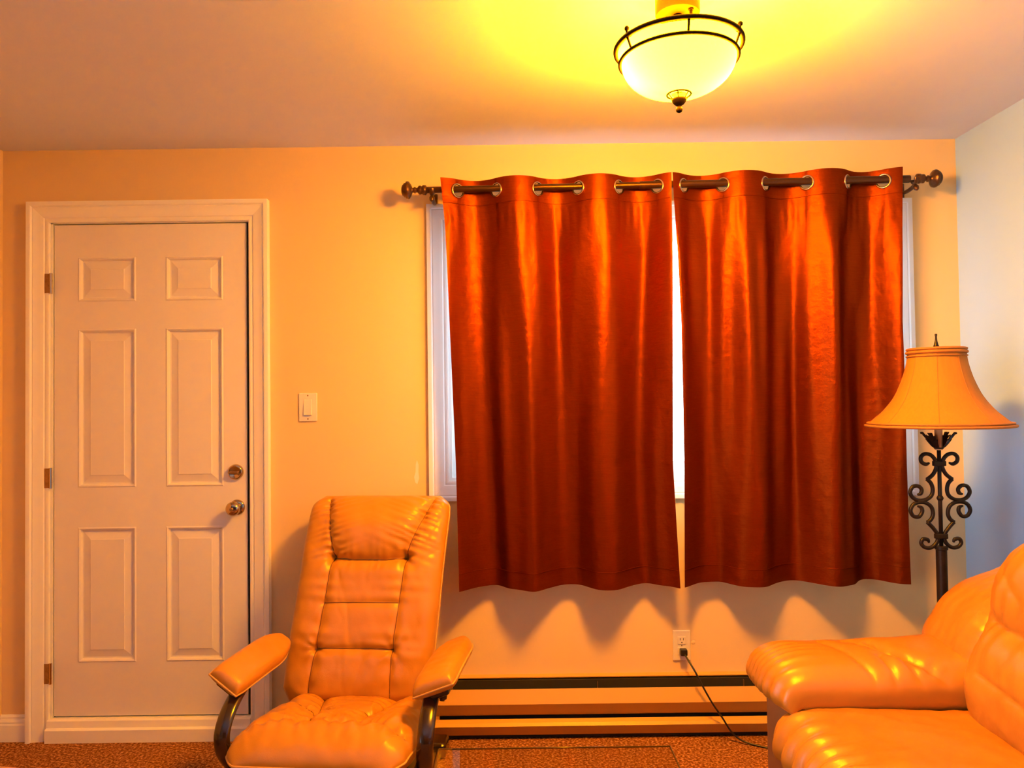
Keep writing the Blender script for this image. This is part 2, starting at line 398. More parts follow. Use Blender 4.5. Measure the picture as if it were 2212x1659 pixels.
# ------------------------------------------------------------------ front window
win = empty('window_1', (0, 0, 0)); tag(win, 'white framed window behind the rust brown curtains', kind='structure')
pr = casing_prof(0.082, 0.020)
corners = [(WX0, WZ0), (WX0, WZ1), (WX1, WZ1), (WX1, WZ0)]
for k, inw in enumerate([(1, 0), (0, -1), (-1, 0), (0, 1)]):
    moulding(corners[k], corners[(k+1) % 4], inw, pr, 1, 1).build('window_casing', M_wtrim, win, angle=25)
def rectframe(x0, x1, z0, z1, wd, y0, y1):
    m = MB()
    m.box(x0, x0+wd, y0, y1, z0, z1); m.box(x1-wd, x1, y0, y1, z0, z1); m.box(x0+wd, x1-wd, y0, y1, z0, z0+wd); m.box(x0+wd, x1-wd, y0, y1, z1-wd, z1); return m
rectframe(WX0, WX1, WZ0, WZ1, 0.012, 0.001, 0.139).build('window_jamb', M_wtrim, win)
rectframe(WX0+0.012, WX1-0.012, WZ0+0.012, WZ1-0.012, 0.020, 0.030, 0.110).build('window_frame', M_vinyl, win)
a0, a1 = WX0+0.032, WX1-0.032; b0, b1 = WZ0+0.032, WZ1-0.032
for x0, x1, yo in ((a0, a0+0.50, 0.045), (a0+0.47, a1-0.47, 0.075), (a1-0.50, a1, 0.045)):
    s = rectframe(x0, x1, b0, b1, 0.030, yo, yo+0.028).build('window_sash', M_vinyl, win)
    MB().box(x0+0.030, x1-0.030, yo+0.012, yo+0.016, b0+0.030, b1-0.030).build('pane', M_pane, s)
# side window, behind the viewer's left shoulder
win2 = empty('window_2', (0, 0, 0)); tag(win2, 'white framed side window in the left wall', kind='structure')
def framey(y0, y1, z0, z1, wd, x0, x1):
    m = MB()
    m.box(x0, x1, y0, y0+wd, z0, z1); m.box(x0, x1, y1-wd, y1, z0, z1); m.box(x0, x1, y0+wd, y1-wd, z0, z0+wd); m.box(x0, x1, y0+wd, y1-wd, z1-wd, z1); return m
framey(SY0, SY1, SZ0, SZ1, 0.03, XL-0.14, XL-0.03).build('window_frame', M_vinyl, win2)
framey(SY0-0.07, SY1+0.07, SZ0-0.07, SZ1+0.07, 0.08, XL, XL+0.018).build('window_casing', M_trim, win2)
for y0, y1 in ((SY0+0.03, -3.40), (-3.40, SY1-0.03)):
    s = framey(y0, y1, SZ0+0.03, SZ1-0.03, 0.035, XL-0.10, XL-0.07).build('window_sash', M_vinyl, win2)
    MB().box(XL-0.087, XL-0.083, y0+0.035, y1-0.035, SZ0+0.065, SZ1-0.065).build('pane', M_pane, s)

# outside: ground and a pale horizontal-board fence seen through the curtain gap
tag(MB().box(-6, 7, 0.14, 7.5, -0.45, -0.35).build('ground', M_ground), 'pale paved ground outside the window', kind='structure')
fence = empty('board_fence', (0.7, 5.0, -0.35)); tag(fence, 'pale horizontal-board fence outside, seen through the curtain gap', 'fence')
bd = None
for k in range(9):
    o = MB().bbox(-4.5, 4.5, -0.012, 0.012, 0.0, 0.135, 0.004, 1).build('board', M_siding, fence) if bd is None else bd.copy()
    if bd is not None: COL.objects.link(o); o.parent = fence
    else: bd = o
    o.location = (0, 0, 0.06 + k * 0.145)
for x in (-4.2, -2.1, 0.35, 2.3, 4.3):
    MB().box(x-0.045, x+0.045, 0.014, 0.10, 0, 1.40).build('post', M_siding, fence)

# ------------------------------------------------------------------ curtain rod
RY = -0.108
RZ0, RZ1, RXA, RXB = 2.206, 2.226, -0.335, 1.600
def rodz(x): return RZ0 + (RZ1 - RZ0) * (x - RXA) / (RXB - RXA)
rod = empty('curtain_rod', (0.64, RY, 2.21)); tag(rod, 'bronze curtain rod with turned finials across the window', 'curtain rod')
def child(o, parent):
    o.parent = parent; o.matrix_parent_inverse = parent.matrix_basis.inverted(); return o
child(MB().tube([(RXA, RY, rodz(RXA)), (0.58, RY, rodz(0.58))], 0.0130, 20).build('rod_tube', M_rod, angle=30), rod)
child(MB().tube([(0.52, RY, rodz(0.52)), (RXB, RY, rodz(RXB))], 0.0150, 20).build('rod_sleeve', M_rod, angle=30), rod)
fp = [(0.014, -0.004), (0.020, 0.0), (0.020, 0.012), (0.015, 0.015), (0.018, 0.020), (0.018, 0.027), (0.010, 0.033), (0.009, 0.038), (0.014, 0.043), (0.010, 0.049), (0.009, 0.053), (0.022, 0.058), (0.034, 0.066), (0.036, 0.073), (0.034, 0.078), (0.029, 0.081), (0.030, 0.085), (0.024, 0.089), (0.022, 0.093), (0.012, 0.097), (0, 0.098)]
for x, s in ((RXA, -1), (RXB+0.03, 1)):
    Mx = Matrix.Translation((x, RY, rodz(x))) @ Matrix.Rotation(s * PI/2, 4, 'Y')
    child(MB().lathe(fp, 32, Mx).build('finial', M_bronze, smooth=True), rod)
for x in (-0.310, 1.622):
    b = MB(); z = rodz(x)
    b.bbox(x-0.012, x+0.012, -0.006, -0.0005, z-0.060, z+0.012, 0.003)
    b.tube(spline([(x, -0.004, z-0.030), (x, -0.05, z-0.034), (x, RY+0.012, z-0.028), (x, RY, z-0.018)], 6), 0.008, 10)
    b.tube([(x, RY+0.018*math.cos(t), z+0.018*math.sin(t)) for t in np.linspace(-0.1, -PI-0.1, 10)], 0.005, 8, sx=2.0, up=(1, 0, 0))
    child(b.build('bracket', M_bronze, angle=40), rod)
    child(MB().lathe([(0.0, -0.012), (0.007, -0.010), (0.011, 0), (0.009, 0.012), (0.004, 0.018), (0, 0.019)], 16, Matrix.Translation((x, RY-0.006, z-0.034)) @ Matrix.Rotation(PI*0.8, 4, 'X')).build('clamp_screw', M_bronze, smooth=True), rod)

# ------------------------------------------------------------------ curtains
def make_curtain(label, grom, edgeL, edgeR, seed, ztop_off=0.042, zbot=0.618):
    rng = np.random.RandomState(seed)
    nz_top = np.linspace(0, 0.095, 24)
    zz = np.concatenate([nz_top, np.linspace(0.105, 1.0, 130)])
    nu = 340
    x_top0, x_top1 = edgeL[0][1], edgeR[0][1]
    u = np.linspace(0, 1, nu)
    xt = x_top0 + u * (x_top1 - x_top0)
    # phase: crossings of the rod plane at the grommets; edges stand proud in front
    gp = [x_top0 - 0.02] + list(grom) + [x_top1 + 0.02]
    ph = [PI*0.08] + [PI/2 + k*PI for k in range(len(grom))] + [len(grom)*PI - PI*0.08]
    phi = np.interp(xt, gp, ph)
    ker = np.exp(-np.linspace(-2, 2, 21)**2); ker /= ker.sum()
    phs = np.convolve(np.pad(phi, 10, mode='edge'), ker, mode='valid')
    eL = np.array(edgeL); eR = np.array(edgeR)
    V = np.zeros((len(zz), nu, 3))
    nrip = 9
    fr = rng.uniform(3, 11, nrip); ph0 = rng.uniform(0, 6.28, nrip); am = rng.uniform(0.0012, 0.0036, nrip) * (18 / (fr + 8))
    drift = rng.uniform(-1.6, 1.6, nrip); zc = rng.uniform(0.1, 0.9, nrip)
    for i, t in enumerate(zz):
        ztopx = np.array([rodz(x) for x in xt]) + ztop_off
        z = ztopx + (zbot - ztopx) * t
        zm = float(z.mean())
        xl = np.interp(-zm, -eL[:, 0], eL[:, 1]); xr = np.interp(-zm, -eR[:, 0], eR[:, 1])
        A = 0.033 + 0.022 * min(1, t * 1.3)
        c = np.cos(phs)
        sq = np.sign(c) * np.abs(c) ** 0.85
        y = RY - A * (sq if t < 0.06 else (c * min(1, (t-0.06)*6) + sq * (1 - min(1, (t-0.06)*6))))
        rip = np.zeros(nu)
        k = min(1, max(0, (t - 0.055) * 7))
        for q in range(nrip):
            rip += am[q] * np.sin(fr[q] * (u * 6.28) + ph0[q] + drift[q] * t * 3) * (0.35 + 0.65 * np.exp(-((t - zc[q]) / 0.45)**2))
        # gathers right below the header seam
        rip += 0.0022 * np.sin(u * 150 + 2*np.sin(u*23)) * math.exp(-((t - 0.075) / 0.045)**2)
        y = y + rip * k * 1.6
        x = xl + (xt - x_top0) / (x_top1 - x_top0) * (xr - xl) + 0.004 * np.sin(phs * 2 + 1.0) * k
        sag = 0.0
        V[i, :, 0] = x; V[i, :, 1] = y; V[i, :, 2] = z
    def hole(Vm, dx, dz):
        keep = []
        nzz, nn = Vm.shape[:2]
        cs = []
        gi = [int(np.argmin(np.abs(xt - g))) for g in grom]
        # arc length along the top rows
        s = np.concatenate([[0], np.cumsum(np.hypot(np.diff(Vm[10, :, 0]), np.diff(Vm[10, :, 1])))])
        F = []
        for i in range(nzz-1):
            for j in range(nn-1):
                bad = False
                if zz[i] < 0.09:
                    zc_ = (Vm[i, j, 2] + Vm[i+1, j, 2]) / 2; sc_ = (s[j] + s[j+1]) / 2
                    for g, x in zip(gi, grom):
                        if (sc_ - s[g])**2 + (zc_ - (rodz(x) - 0.006))**2 < 0.0245**2: bad = True
                if not bad: F.append((i*nn+j, (i+1)*nn+j, (i+1)*nn+j+1, i*nn+j+1))
        return F, gi
    F, gi = hole(V, 0, 0)
    root = empty('curtain', (float((x_top0+x_top1)/2), RY, zbot)); tag(root, label, 'curtain', 'rust brown curtain panels')
    child(mesh('curtain_fabric', V.reshape(-1, 3), F, M_curtain, None, True, recalc=False), root)
    # lining, 5 mm behind
    Vl = V.copy(); Vl[:, :, 1] += 0.005; Vl = Vl[:, 1:-1]
    Fl = []
    nn = Vl.shape[1]
    s = np.concatenate([[0], np.cumsum(np.hypot(np.diff(V[10, :, 0]), np.diff(V[10, :, 1])))])
    for i in range(22, len(zz)-2):
        for j in range(nn-1):
            Fl.append((i*nn+j, i*nn+j+1, (i+1)*nn+j+1, (i+1)*nn+j))
    child(mesh('curtain_lining', Vl.reshape(-1, 3), Fl, M_lining, None, True, recalc=False), root)
    # bottom hem stitch band and header seam as thin raised ridges
    for row, nm in ((int(np.argmin(np.abs(zz-0.955))), 'hem_stitch'), (int(np.argmin(np.abs(zz-0.062))), 'header_stitch')):
        pts = [(V[row, j, 0], V[row, j, 1]-0.0012, V[row, j, 2]) for j in range(1, nu-1, 2)]
        child(MB().tube(pts, 0.0011, 5).build(nm, M_curtain, smooth=True), root)
    for g, x in zip(gi, grom):
        t = Vector((V[10, g+3, 0] - V[10, g-3, 0], V[10, g+3, 1] - V[10, g-3, 1], 0)).normalized()
        up = Vector((0, 0, 1)); c = Vector((V[10, g, 0], V[10, g, 1], rodz(x) - 0.006))
        pts = [c + t * (0.0265 * math.cos(a)) + up * (0.0265 * math.sin(a)) for a in np.linspace(0, 2*PI, 33)[:-1]]
        nrm = t.cross(up)
        child(MB().tube(pts, 0.0045, 8, closed=True, sx=1.0, sy=1.0).build('grommet', M_ring, smooth=True), root)
    return root
make_curtain('rust brown curtain panel covering the left half of the window, nearer the recliner',
    [-0.211, -0.057, 0.110, 0.272, 0.437, 0.593],
    [(2.25, -0.274), (2.08, -0.259), (1.115, -0.227), (0.62, -0.219)], [(2.25, 0.6435), (1.66, 0.634), (1.10, 0.628), (0.62, 0.649)], 3)
make_curtain('rust brown curtain panel covering the right half of the window, nearer the floor lamp',
    [0.695, 0.853, 1.024, 1.188, 1.355, 1.500],
    [(2.26, 0.6475), (1.66, 0.665), (1.10, 0.668), (0.62, 0.661)], [(2.26, 1.561), (1.65, 1.536), (1.09, 1.541), (0.61, 1.551)], 8, zbot=0.622)

# ------------------------------------------------------------------ ceiling light
CLX, CLY = 0.450, -1.13
cl = empty('ceiling_light', (CLX, CLY, H)); tag(cl, 'glowing glass bowl ceiling light in a bronze ring frame', 'ceiling light')
def clp(mb, name, mat, **k):
    o = mb.build(name, mat, cl, **k); return o
clp(MB().lathe([(0.0, 0), (0.057, 0), (0.058, -0.004), (0.058, -0.046), (0.056, -0.050), (0.0, -0.050)], 48), 'canopy', M_canopy, angle=35)
for a in (2.4, -0.7):
    clp(MB().tube([(0.036*math.cos(a), 0.036*math.sin(a)-0.01, -0.050), (0.036*math.cos(a), 0.036*math.sin(a)-0.01, -0.072)], 0.0040, 10).lathe([(0.007, -0.054), (0.007, -0.050)], 12, Matrix.Translation((0.036*math.cos(a), 0.036*math.sin(a)-0.01, 0))), 'canopy_screw', M_lampmetal)
clp(MB().lathe([(0.0, -0.050), (0.012, -0.050), (0.012, -0.056), (0.020, -0.062), (0.0225, -0.074), (0.020, -0.086), (0.010, -0.094), (0.008, -0.11), (0.008, -0.255), (0, -0.255)], 28), 'stem', M_lampmetal, smooth=True)
RU, RLo = 0.164, 0.150
ZU, ZL = -0.138, -0.172
circ = lambda r, z, n=72: [(r*math.cos(2*PI*k/n), r*math.sin(2*PI*k/n), z) for k in range(n)]
clp(MB().tube(circ(RU, ZU), 0.0062, 10, closed=True), 'upper_ring', M_lampmetal, smooth=True)
clp(MB().tube(circ(RLo+0.003, ZL), 0.0050, 10, closed=True), 'lower_ring', M_lampmetal, smooth=True)
for k in range(6):
    a = -1.63 + k * PI / 3
    p = MB().tube([(RU*math.cos(a), RU*math.sin(a), ZU), (RLo*math.cos(a), RLo*math.sin(a), ZL)], 0.0034, 8)
    clp(p, 'post', M_lampmetal, smooth=True)
for k in range(3):
    a = -1.63 + PI / 3 + k * 2 * PI / 3
    Mk = Matrix.Translation((RU*math.cos(a), RU*math.sin(a), ZU))
    clp(MB().lathe([(0.003, 0.004), (0.003, 0.012), (0.006, 0.014), (0.0065, 0.019), (0.004, 0.023), (0, 0.024)], 14, Mk), 'ring_nut', M_lampmetal, smooth=True)
    # inner arm from the ring to the stem
    clp(MB().tube([(RU*math.cos(a), RU*math.sin(a), ZU), (0.02*math.cos(a), 0.02*math.sin(a), ZU-0.004)], 0.0025, 8), 'spoke', M_lampmetal, smooth=True)
def bowl_r(t): return RLo * math.cos(t) ** 0.9
bp = [(0.158, ZU - 0.006), (0.1545, ZU - 0.018)]
for t in np.linspace(0, PI/2*0.93, 22): bp.append((0.1485 * math.cos(t)**0.92, ZL - 0.090 * math.sin(t)))
bowl = clp(MB().lathe(bp, 72, None, caps=False), 'glass_bowl', M_bowl, smooth=True)
zb = ZL - 0.088
fin = empty('bowl_finial'); fin.parent = cl
def fp_(mb, name, **k): return mb.build(name, M_lampmetal, fin, **k)
fp_(MB().tube(circ(0.031, zb-0.002, 40), 0.0024, 8, closed=True), 'basket_ring', smooth=True)
for k in range(6):
    a = k * PI / 3 + 0.2
    fp_(MB().tube([(0.030*math.cos(a), 0.030*math.sin(a), zb-0.001), (0.019*math.cos(a), 0.019*math.sin(a), zb-0.014)], 0.0017, 6), 'basket_wire', smooth=True)
fp_(MB().lathe([(0.0, zb-0.010), (0.012, zb-0.011), (0.020, zb-0.014), (0.019, zb-0.019), (0.013, zb-0.027), (0.006, zb-0.032), (0.004, zb-0.034), (0.0075, zb-0.037), (0.009, zb-0.042), (0.0075, zb-0.047), (0.003, zb-0.050), (0, zb-0.050)], 28), 'turned_knob', smooth=True)
for sx in (-1, 1):
    l = bpy.data.lights.new('bulb', 'POINT'); l.energy = BULB_W; l.color = LAMP_COL; l.shadow_soft_size = 0.022
    o = bpy.data.objects.new('bulb', l); COL.objects.link(o); o.parent = cl; o.location = (sx * 0.095, 0.0, ZU - 0.040)
    Mb = Matrix.Translation((sx*0.022, 0, -0.172)) @ Matrix.Rotation(sx*PI/2, 4, 'Y')
    clp(MB().lathe([(0.0, 0), (0.013, 0.0), (0.013, 0.022), (0.0, 0.022)], 16, Mb), 'bulb_socket', M_lampmetal, smooth=False)

# ------------------------------------------------------------------ light switch
sw = empty('light_switch', (-0.840, 0, 1.343)); tag(sw, 'ivory rocker light switch on the wall right of the door', 'light switch')
MB().bbox(-0.0375, 0.0375, -0.007, -0.0003, -0.0585, 0.0585, 0.003, 2).build('plate', M_plastic, sw)
b = MB(); b.add([(-0.0165, -0.0072, -0.033), (0.0165, -0.0072, -0.033), (0.0165, -0.0072, 0.033), (-0.0165, -0.0072, 0.033), (-0.0155, -0.0150, -0.032), (0.0155, -0.0150, -0.032), (0.0155, -0.0085, 0.032), (-0.0155, -0.0085, 0.032)],
      [(0, 1, 2, 3), (4, 7, 6, 5), (0, 4, 5, 1), (1, 5, 6, 2), (2, 6, 7, 3), (3, 7, 4, 0)])
b.build('rocker', M_plastic, sw)
for z in (-0.048, 0.048):
    MB().lathe([(0.0032, 0.006), (0.0030, 0.0082), (0, 0.0086)], 12, RX(0, 0, z)).build('screw', M_hinge, sw)

# ------------------------------------------------------------------ outlet + cord
ot = empty('wall_outlet', (0.679, 0, 0.352)); tag(ot, 'ivory wall outlet under the curtain gap', 'outlet')
MB().bbox(-0.036, 0.036, -0.007, -0.0003, -0.061, 0.061, 0.003, 2).build('plate', M_plastic, ot)
for z in (0.021, -0.021):
    r = MB().bbox(-0.0165, 0.0165, -0.0095, -0.0065, z-0.0155, z+0.0155, 0.002, 2).build('receptacle', M_plastic, ot)
    for sx in (-0.0065, 0.0065):
        MB().box(sx-0.0011, sx+0.0011, -0.0098, -0.0090, z+0.001, z+0.010).build('slot', M_dark, r)
    MB().lathe([(0.0026, 0.0088), (0.0026, 0.0098), (0, 0.0098)], 10, RX(0, 0, z-0.008)).build('ground_hole', M_dark, r)
MB().lathe([(0.0028, 0.006), (0.0026, 0.0082), (0, 0.0086)], 10, RX(0, 0, 0)).build('screw', M_hinge, ot)
dab = MB().lathe([(0.0, -0.0004), (0.009, -0.0003), (0.007, 0.0012), (0, 0.0016)], 12, RX(0.728, 0, 0.362)); dab.build('paint_dab', M_wall, wb, smooth=True)
cd = empty('power_cord', (0.682, -0.01, 0.331)); tag(cd, 'black power cord plugged into the outlet and trailing behind the sofa', 'cord')
child(MB().bbox(0.668, 0.696, -0.038, -0.0099, 0.318, 0.344, 0.004, 2).build('plug', M_cord), cd)
cp = spline([(0.684, -0.034, 0.325), (0.695, -0.060, 0.306), (0.715, -0.085, 0.270), (0.742, -0.098, 0.215), (0.775, -0.100, 0.155), (0.815, -0.098, 0.095), (0.850, -0.100, 0.040), (0.890, -0.115, 0.012), (0.960, -0.15, 0.004), (1.05, -0.20, 0.004), (1.20, -0.30, 0.004), (1.36, -0.44, 0.004)], 8)
child(MB().tube(cp, 0.0036, 8).build('cable', M_cord, smooth=True), cd)

# ------------------------------------------------------------------ baseboard heater
ht = empty('baseboard_heater', (0.66, 0, 0)); tag(ht, 'tan metal baseboard heater running along the wall under the window', 'heater')
HX0, HX1 = -0.368, 1.74
def hp(mb, name, mat, **k): return child(mb.build(name, mat, **k), ht)
hp(MB().extrude_x([(0, 0.012), (-0.004, 0.012), (-0.004, 0.236), (-0.022, 0.234), (-0.023, 0.238), (-0.003, 0.243), (0, 0.243)], HX0, HX1), 'back_plate', M_heater)
hp(MB().box(HX0+0.07, HX1-0.06, -0.030, -0.0045, 0.030, 0.228), 'slot_shade_box', M_dark)  # black box, its colour stands in for shade inside the slot
hp(MB().extrude_x([(-0.041, 0.195), (-0.040, 0.1975), (-0.0445, 0.1985), (-0.0720, 0.1480), (-0.0405, 0.0950), (-0.0365, 0.0920), (-0.0365, 0.0945), (-0.0690, 0.1475), (-0.0430, 0.1945)], HX0+0.058, HX1-0.05), 'front_panel', M_heater)
hp(MB().extrude_x([(-0.046, 0.081), (-0.050, 0.0825), (-0.062, 0.0735), (-0.0650, 0.0735), (-0.0760, 0.0630), (-0.0480, 0.0180), (-0.0450, 0.0180), (-0.0720, 0.0620), (-0.0640, 0.0710)], HX0+0.002, HX1-0.002), 'lower_panel', M_heater)
hp(MB().box(HX0+0.01, HX1-0.01, -0.042, -0.0045, 0.004, 0.026), 'toe_shade_fill', M_dark)  # solid black strip painting the shade under the heater
for xa, xb in ((HX0, HX0+0.060), (HX1-0.052, HX1)):
    hp(MB().extrude_x([(-0.0045, 0.020), (-0.0450, 0.078), (-0.0440, 0.093), (-0.0735, 0.149), (-0.046, 0.201), (-0.0240, 0.233), (-0.0045, 0.235)], xa+0.001, xb), 'end_cap', M_heater)
hp(MB().box(HX0, HX0+0.012, -0.0500, -0.0045, 0.004, 0.068), 'end_foot', M_heater)
for x in (-0.255, 0.33, 0.92, 1.45):
    hp(MB().box(x-0.0012, x+0.0012, -0.040, -0.006, 0.190, 0.222), 'bracket', M_hinge)

# ------------------------------------------------------------------ soft shapes
def seg_dist(X, S, a, b):
    a = np.array(a); b = np.array(b); d = b - a; L2 = d @ d
    t = np.clip(((X - a[0]) * d[0] + (S - a[1]) * d[1]) / L2, 0, 1)
    return np.hypot(X - a[0] - t * d[0], S - a[1] - t * d[1]), t * math.sqrt(L2)
def smooth_noise(X, S, seed, scale, n=10):
    r = np.random.RandomState(seed); o = np.zeros_like(X)
    for _ in range(n):
        th = r.uniform(0, 6.28); k = r.uniform(0.5, 1.5) / scale; p = r.uniform(0, 6.28)
        o += np.sin((X * math.cos(th) + S * math.sin(th)) * k * 6.28 + p)
    return o / n
def creases(X, S, seams, seed=0):
    """seams: (polyline, depth, width, pucker amplitude, pucker wavelength, pucker reach)"""
    D = np.zeros_like(X); r = np.random.RandomState(seed)
    for poly, dep, wd, pa, pw, pl in seams:
        best = np.full_like(X, 9.0); arc = np.zeros_like(X); L0 = 0
        for a, b in zip(poly[:-1], poly[1:]):
            d, t = seg_dist(X, S, a, b)
            mk = d < best; best = np.where(mk, d, best); arc = np.where(mk, t + L0, arc)
            L0 += math.hypot(b[0]-a[0], b[1]-a[1])
        D -= dep * np.exp(-best / wd)
        if pa > 0:
            ph = r.uniform(0, 6.28)
            D += pa * np.sin(arc / pw * 6.28 + ph + 1.5 * np.sin(arc / pw * 1.7 + ph)) * np.exp(-best / pl) * np.clip(best / 0.004, 0, 1)
    return D
def radial(X, S, c, amp, n, reach, seed=0):
    dx, ds = X - c[0], S - c[1]; r_ = np.hypot(dx, ds); a = np.arctan2(ds, dx)
    return amp * np.sin(a * n + seed + 0.8*np.sin(a*2+seed)) * np.exp(-r_ / reach) * np.clip(r_ / 0.012, 0, 1) - amp * 2.2 * np.exp(-(r_ / 0.016)**2)
def pillow(name, mat, parent, spine, hw, tf, tb, disp=None, nu=90, nv=100, en=4.0, em=2.0, ev=None, xoff=None, edge_pow=1.0):
    """closed cushion. spine: (a,b) polyline in the local YZ plane, front normal = left of direction rotated; hw(v) half width; tf/tb thickness front/back"""
    sp = np.array([(p.x, p.y) for p in spline([(a, b, 0) for a, b in spine], 12)])
    ds = np.concatenate([[0], np.cumsum(np.hypot(*np.diff(sp, axis=0).T))]); Ls = ds[-1]
    # finer sampling near edges
    uu = np.linspace(-1, 1, nu); uu = np.sign(uu) * (1 - (1 - np.abs(uu))**1.35)
    vv = np.linspace(-1, 1, nv); vv = (np.sign(vv) * (1 - (1 - np.abs(vv))**1.25) + 1) / 2
    Y = np.interp(vv * Ls, ds, sp[:, 0]); Z = np.interp(vv * Ls, ds, sp[:, 1])
    ty = np.gradient(Y, vv); tz = np.gradient(Z, vv); l = np.hypot(ty, tz); ty /= l; tz /= l
    ny, nz = -tz, ty                     # normal: for an upward spine points to -Y (front); for a +Y spine points up
    Ug, Vg = np.meshgrid(uu, vv)
    Hw = np.array([hw(v) for v in vv])[:, None]
    X = Ug * Hw; S = Vg * Ls
    if xoff is not None: X = X + np.array([xoff(v) for v in vv])[:, None]
    Wv = 2 * Vg - 1
    f = np.clip(1 - np.abs(Ug)**en, 0, 1)**(1/em) * np.clip(1 - np.abs(Wv)**(ev or en), 0, 1)**(1/em)
    TF = tf(X, S, Ug, Vg) if callable(tf) else tf
    off = TF * f
    if disp is not None: off = off + disp(X, S, Ug, Vg) * np.clip(f * 1.6, 0, 1)
    PF = np.stack([X, Y[:, None] + ny[:, None] * off, Z[:, None] + nz[:, None] * off], -1)
    offb = -tb * f
    PB = np.stack([X, Y[:, None] + ny[:, None] * offb, Z[:, None] + nz[:, None] * offb], -1)
    V = np.concatenate([PF.reshape(-1, 3), PB.reshape(-1, 3)])
    n0 = nu * nv; F = []
    idx = lambda i, j: i * nu + j
    onb = lambda i, j: i in (0, nv-1) or j in (0, nu-1)
    bi = lambda i, j: idx(i, j) if onb(i, j) else n0 + idx(i, j)
    for i in range(nv-1):
        for j in range(nu-1):
            F.append((idx(i, j), idx(i, j+1), idx(i+1, j+1), idx(i+1, j)))
            F.append((bi(i, j), bi(i+1, j), bi(i+1, j+1), bi(i, j+1)))
    o = mesh(name, V, F, mat, parent, True)
    bm = bmesh.new(); bm.from_mesh(o.data); bmesh.ops.delete(bm, geom=[v for v in bm.verts if not v.link_faces], context='VERTS'); bm.to_mesh(o.data); bm.free()
    o['_'] = 0; del o['_']
    return o, PF
def seam_threads(parent, PF, seams, Ls_rows, mat, r=0.0015, lift=0.0004):
    """thin stitched seam cords lying in the creases of a cushion front"""
    rows = Ls_rows
    for poly in seams:
        pts = []
        for a, b in zip(poly[:-1], poly[1:]):
            n = max(2, int(math.hypot(b[0]-a[0], b[1]-a[1]) / 0.006))
            for k in range(n): pts.append((a[0] + (b[0]-a[0])*k/n, a[1] + (b[1]-a[1])*k/n))
        pts.append(poly[-1]); out = []
        for x, sv in pts:
            fi = float(np.clip(np.interp(sv, rows, np.arange(len(rows))), 0, len(rows)-1.001)); i = int(fi); fi -= i
            P = PF[i] * (1-fi) + PF[i+1] * fi
            fj = float(np.clip(np.interp(x, P[:, 0], np.arange(len(P))), 0, len(P)-1.001)); j = int(fj); fj -= j
            q = P[j] * (1-fj) + P[j+1] * fj; out.append((q[0], q[1], q[2] + lift))
        MB().tube(out, r, 6).build('seam', mat, parent, smooth=True)
def row_s(spine, nv):
    sp = np.array([(p.x, p.y) for p in spline([(a, b, 0) for a, b in spine], 12)]); L = np.hypot(*np.diff(sp, axis=0).T).sum()
    vv = np.linspace(-1, 1, nv); vv = (np.sign(vv) * (1 - (1 - np.abs(vv))**1.25) + 1) / 2
    return vv * L
def rc(v, a, k):   # corner rounding factor at both ends of v
    w_ = abs(2*v-1); t = min(1, max(0, (w_ - (1-a)) / a)); return 1 - k * (1 - math.sqrt(max(0, 1 - t*t)))

# ------------------------------------------------------------------ recliner
CH = empty('recliner_armchair', (-0.562, -0.629, -0.095), -math.radians(5.5)); CH.scale = (1.07, 1.07, 1.07)
tag(CH, 'tan leather swivel recliner with dark bentwood arms beside the door', 'armchair')
# backrest: local s from bottom(0) to top(.69)
bsp = [(0.205, 0.365), (0.265, 0.50), (0.325, 0.66), (0.385, 0.83), (0.435, 0.945), (0.472, 1.012)]
bw = lambda v: float(np.interp(v, [0, 0.06, 0.25, 0.6, 0.9, 1.0], [0.215, 0.246, 0.254, 0.254, 0.256, 0.252])) * (1 - 0.16 * max(0, (v - 0.93) / 0.07)**2)
SH = 0.69
seams_b = [
    ([(-0.185, 0.68), (-0.130, 0.475)], 0.016, 0.016, 0.0032, 0.022, 0.045),
    ([(0.200, 0.68), (0.128, 0.475)], 0.016, 0.016, 0.0036, 0.021, 0.05),
    ([(-0.132, 0.470), (-0.06, 0.462), (0.06, 0.462), (0.130, 0.470)], 0.022, 0.014, 0.0016, 0.03, 0.03),
    ([(-0.132, 0.470), (-0.135, 0.33), (-0.142, 0.165), (-0.150, 0.0)], 0.010, 0.014, 0.0018, 0.05, 0.05),
    ([(0.130, 0.470), (0.126, 0.33), (0.120, 0.165), (0.128, 0.0)], 0.010, 0.014, 0.0018, 0.05, 0.05),
    ([(-0.142, 0.165), (0.0, 0.168), (0.120, 0.168)], 0.013, 0.012, 0.0010, 0.05, 0.04),
    ([(-0.137, 0.315), (0.122, 0.318)], 0.005, 0.006, 0.0006, 0.05, 0.03),
]
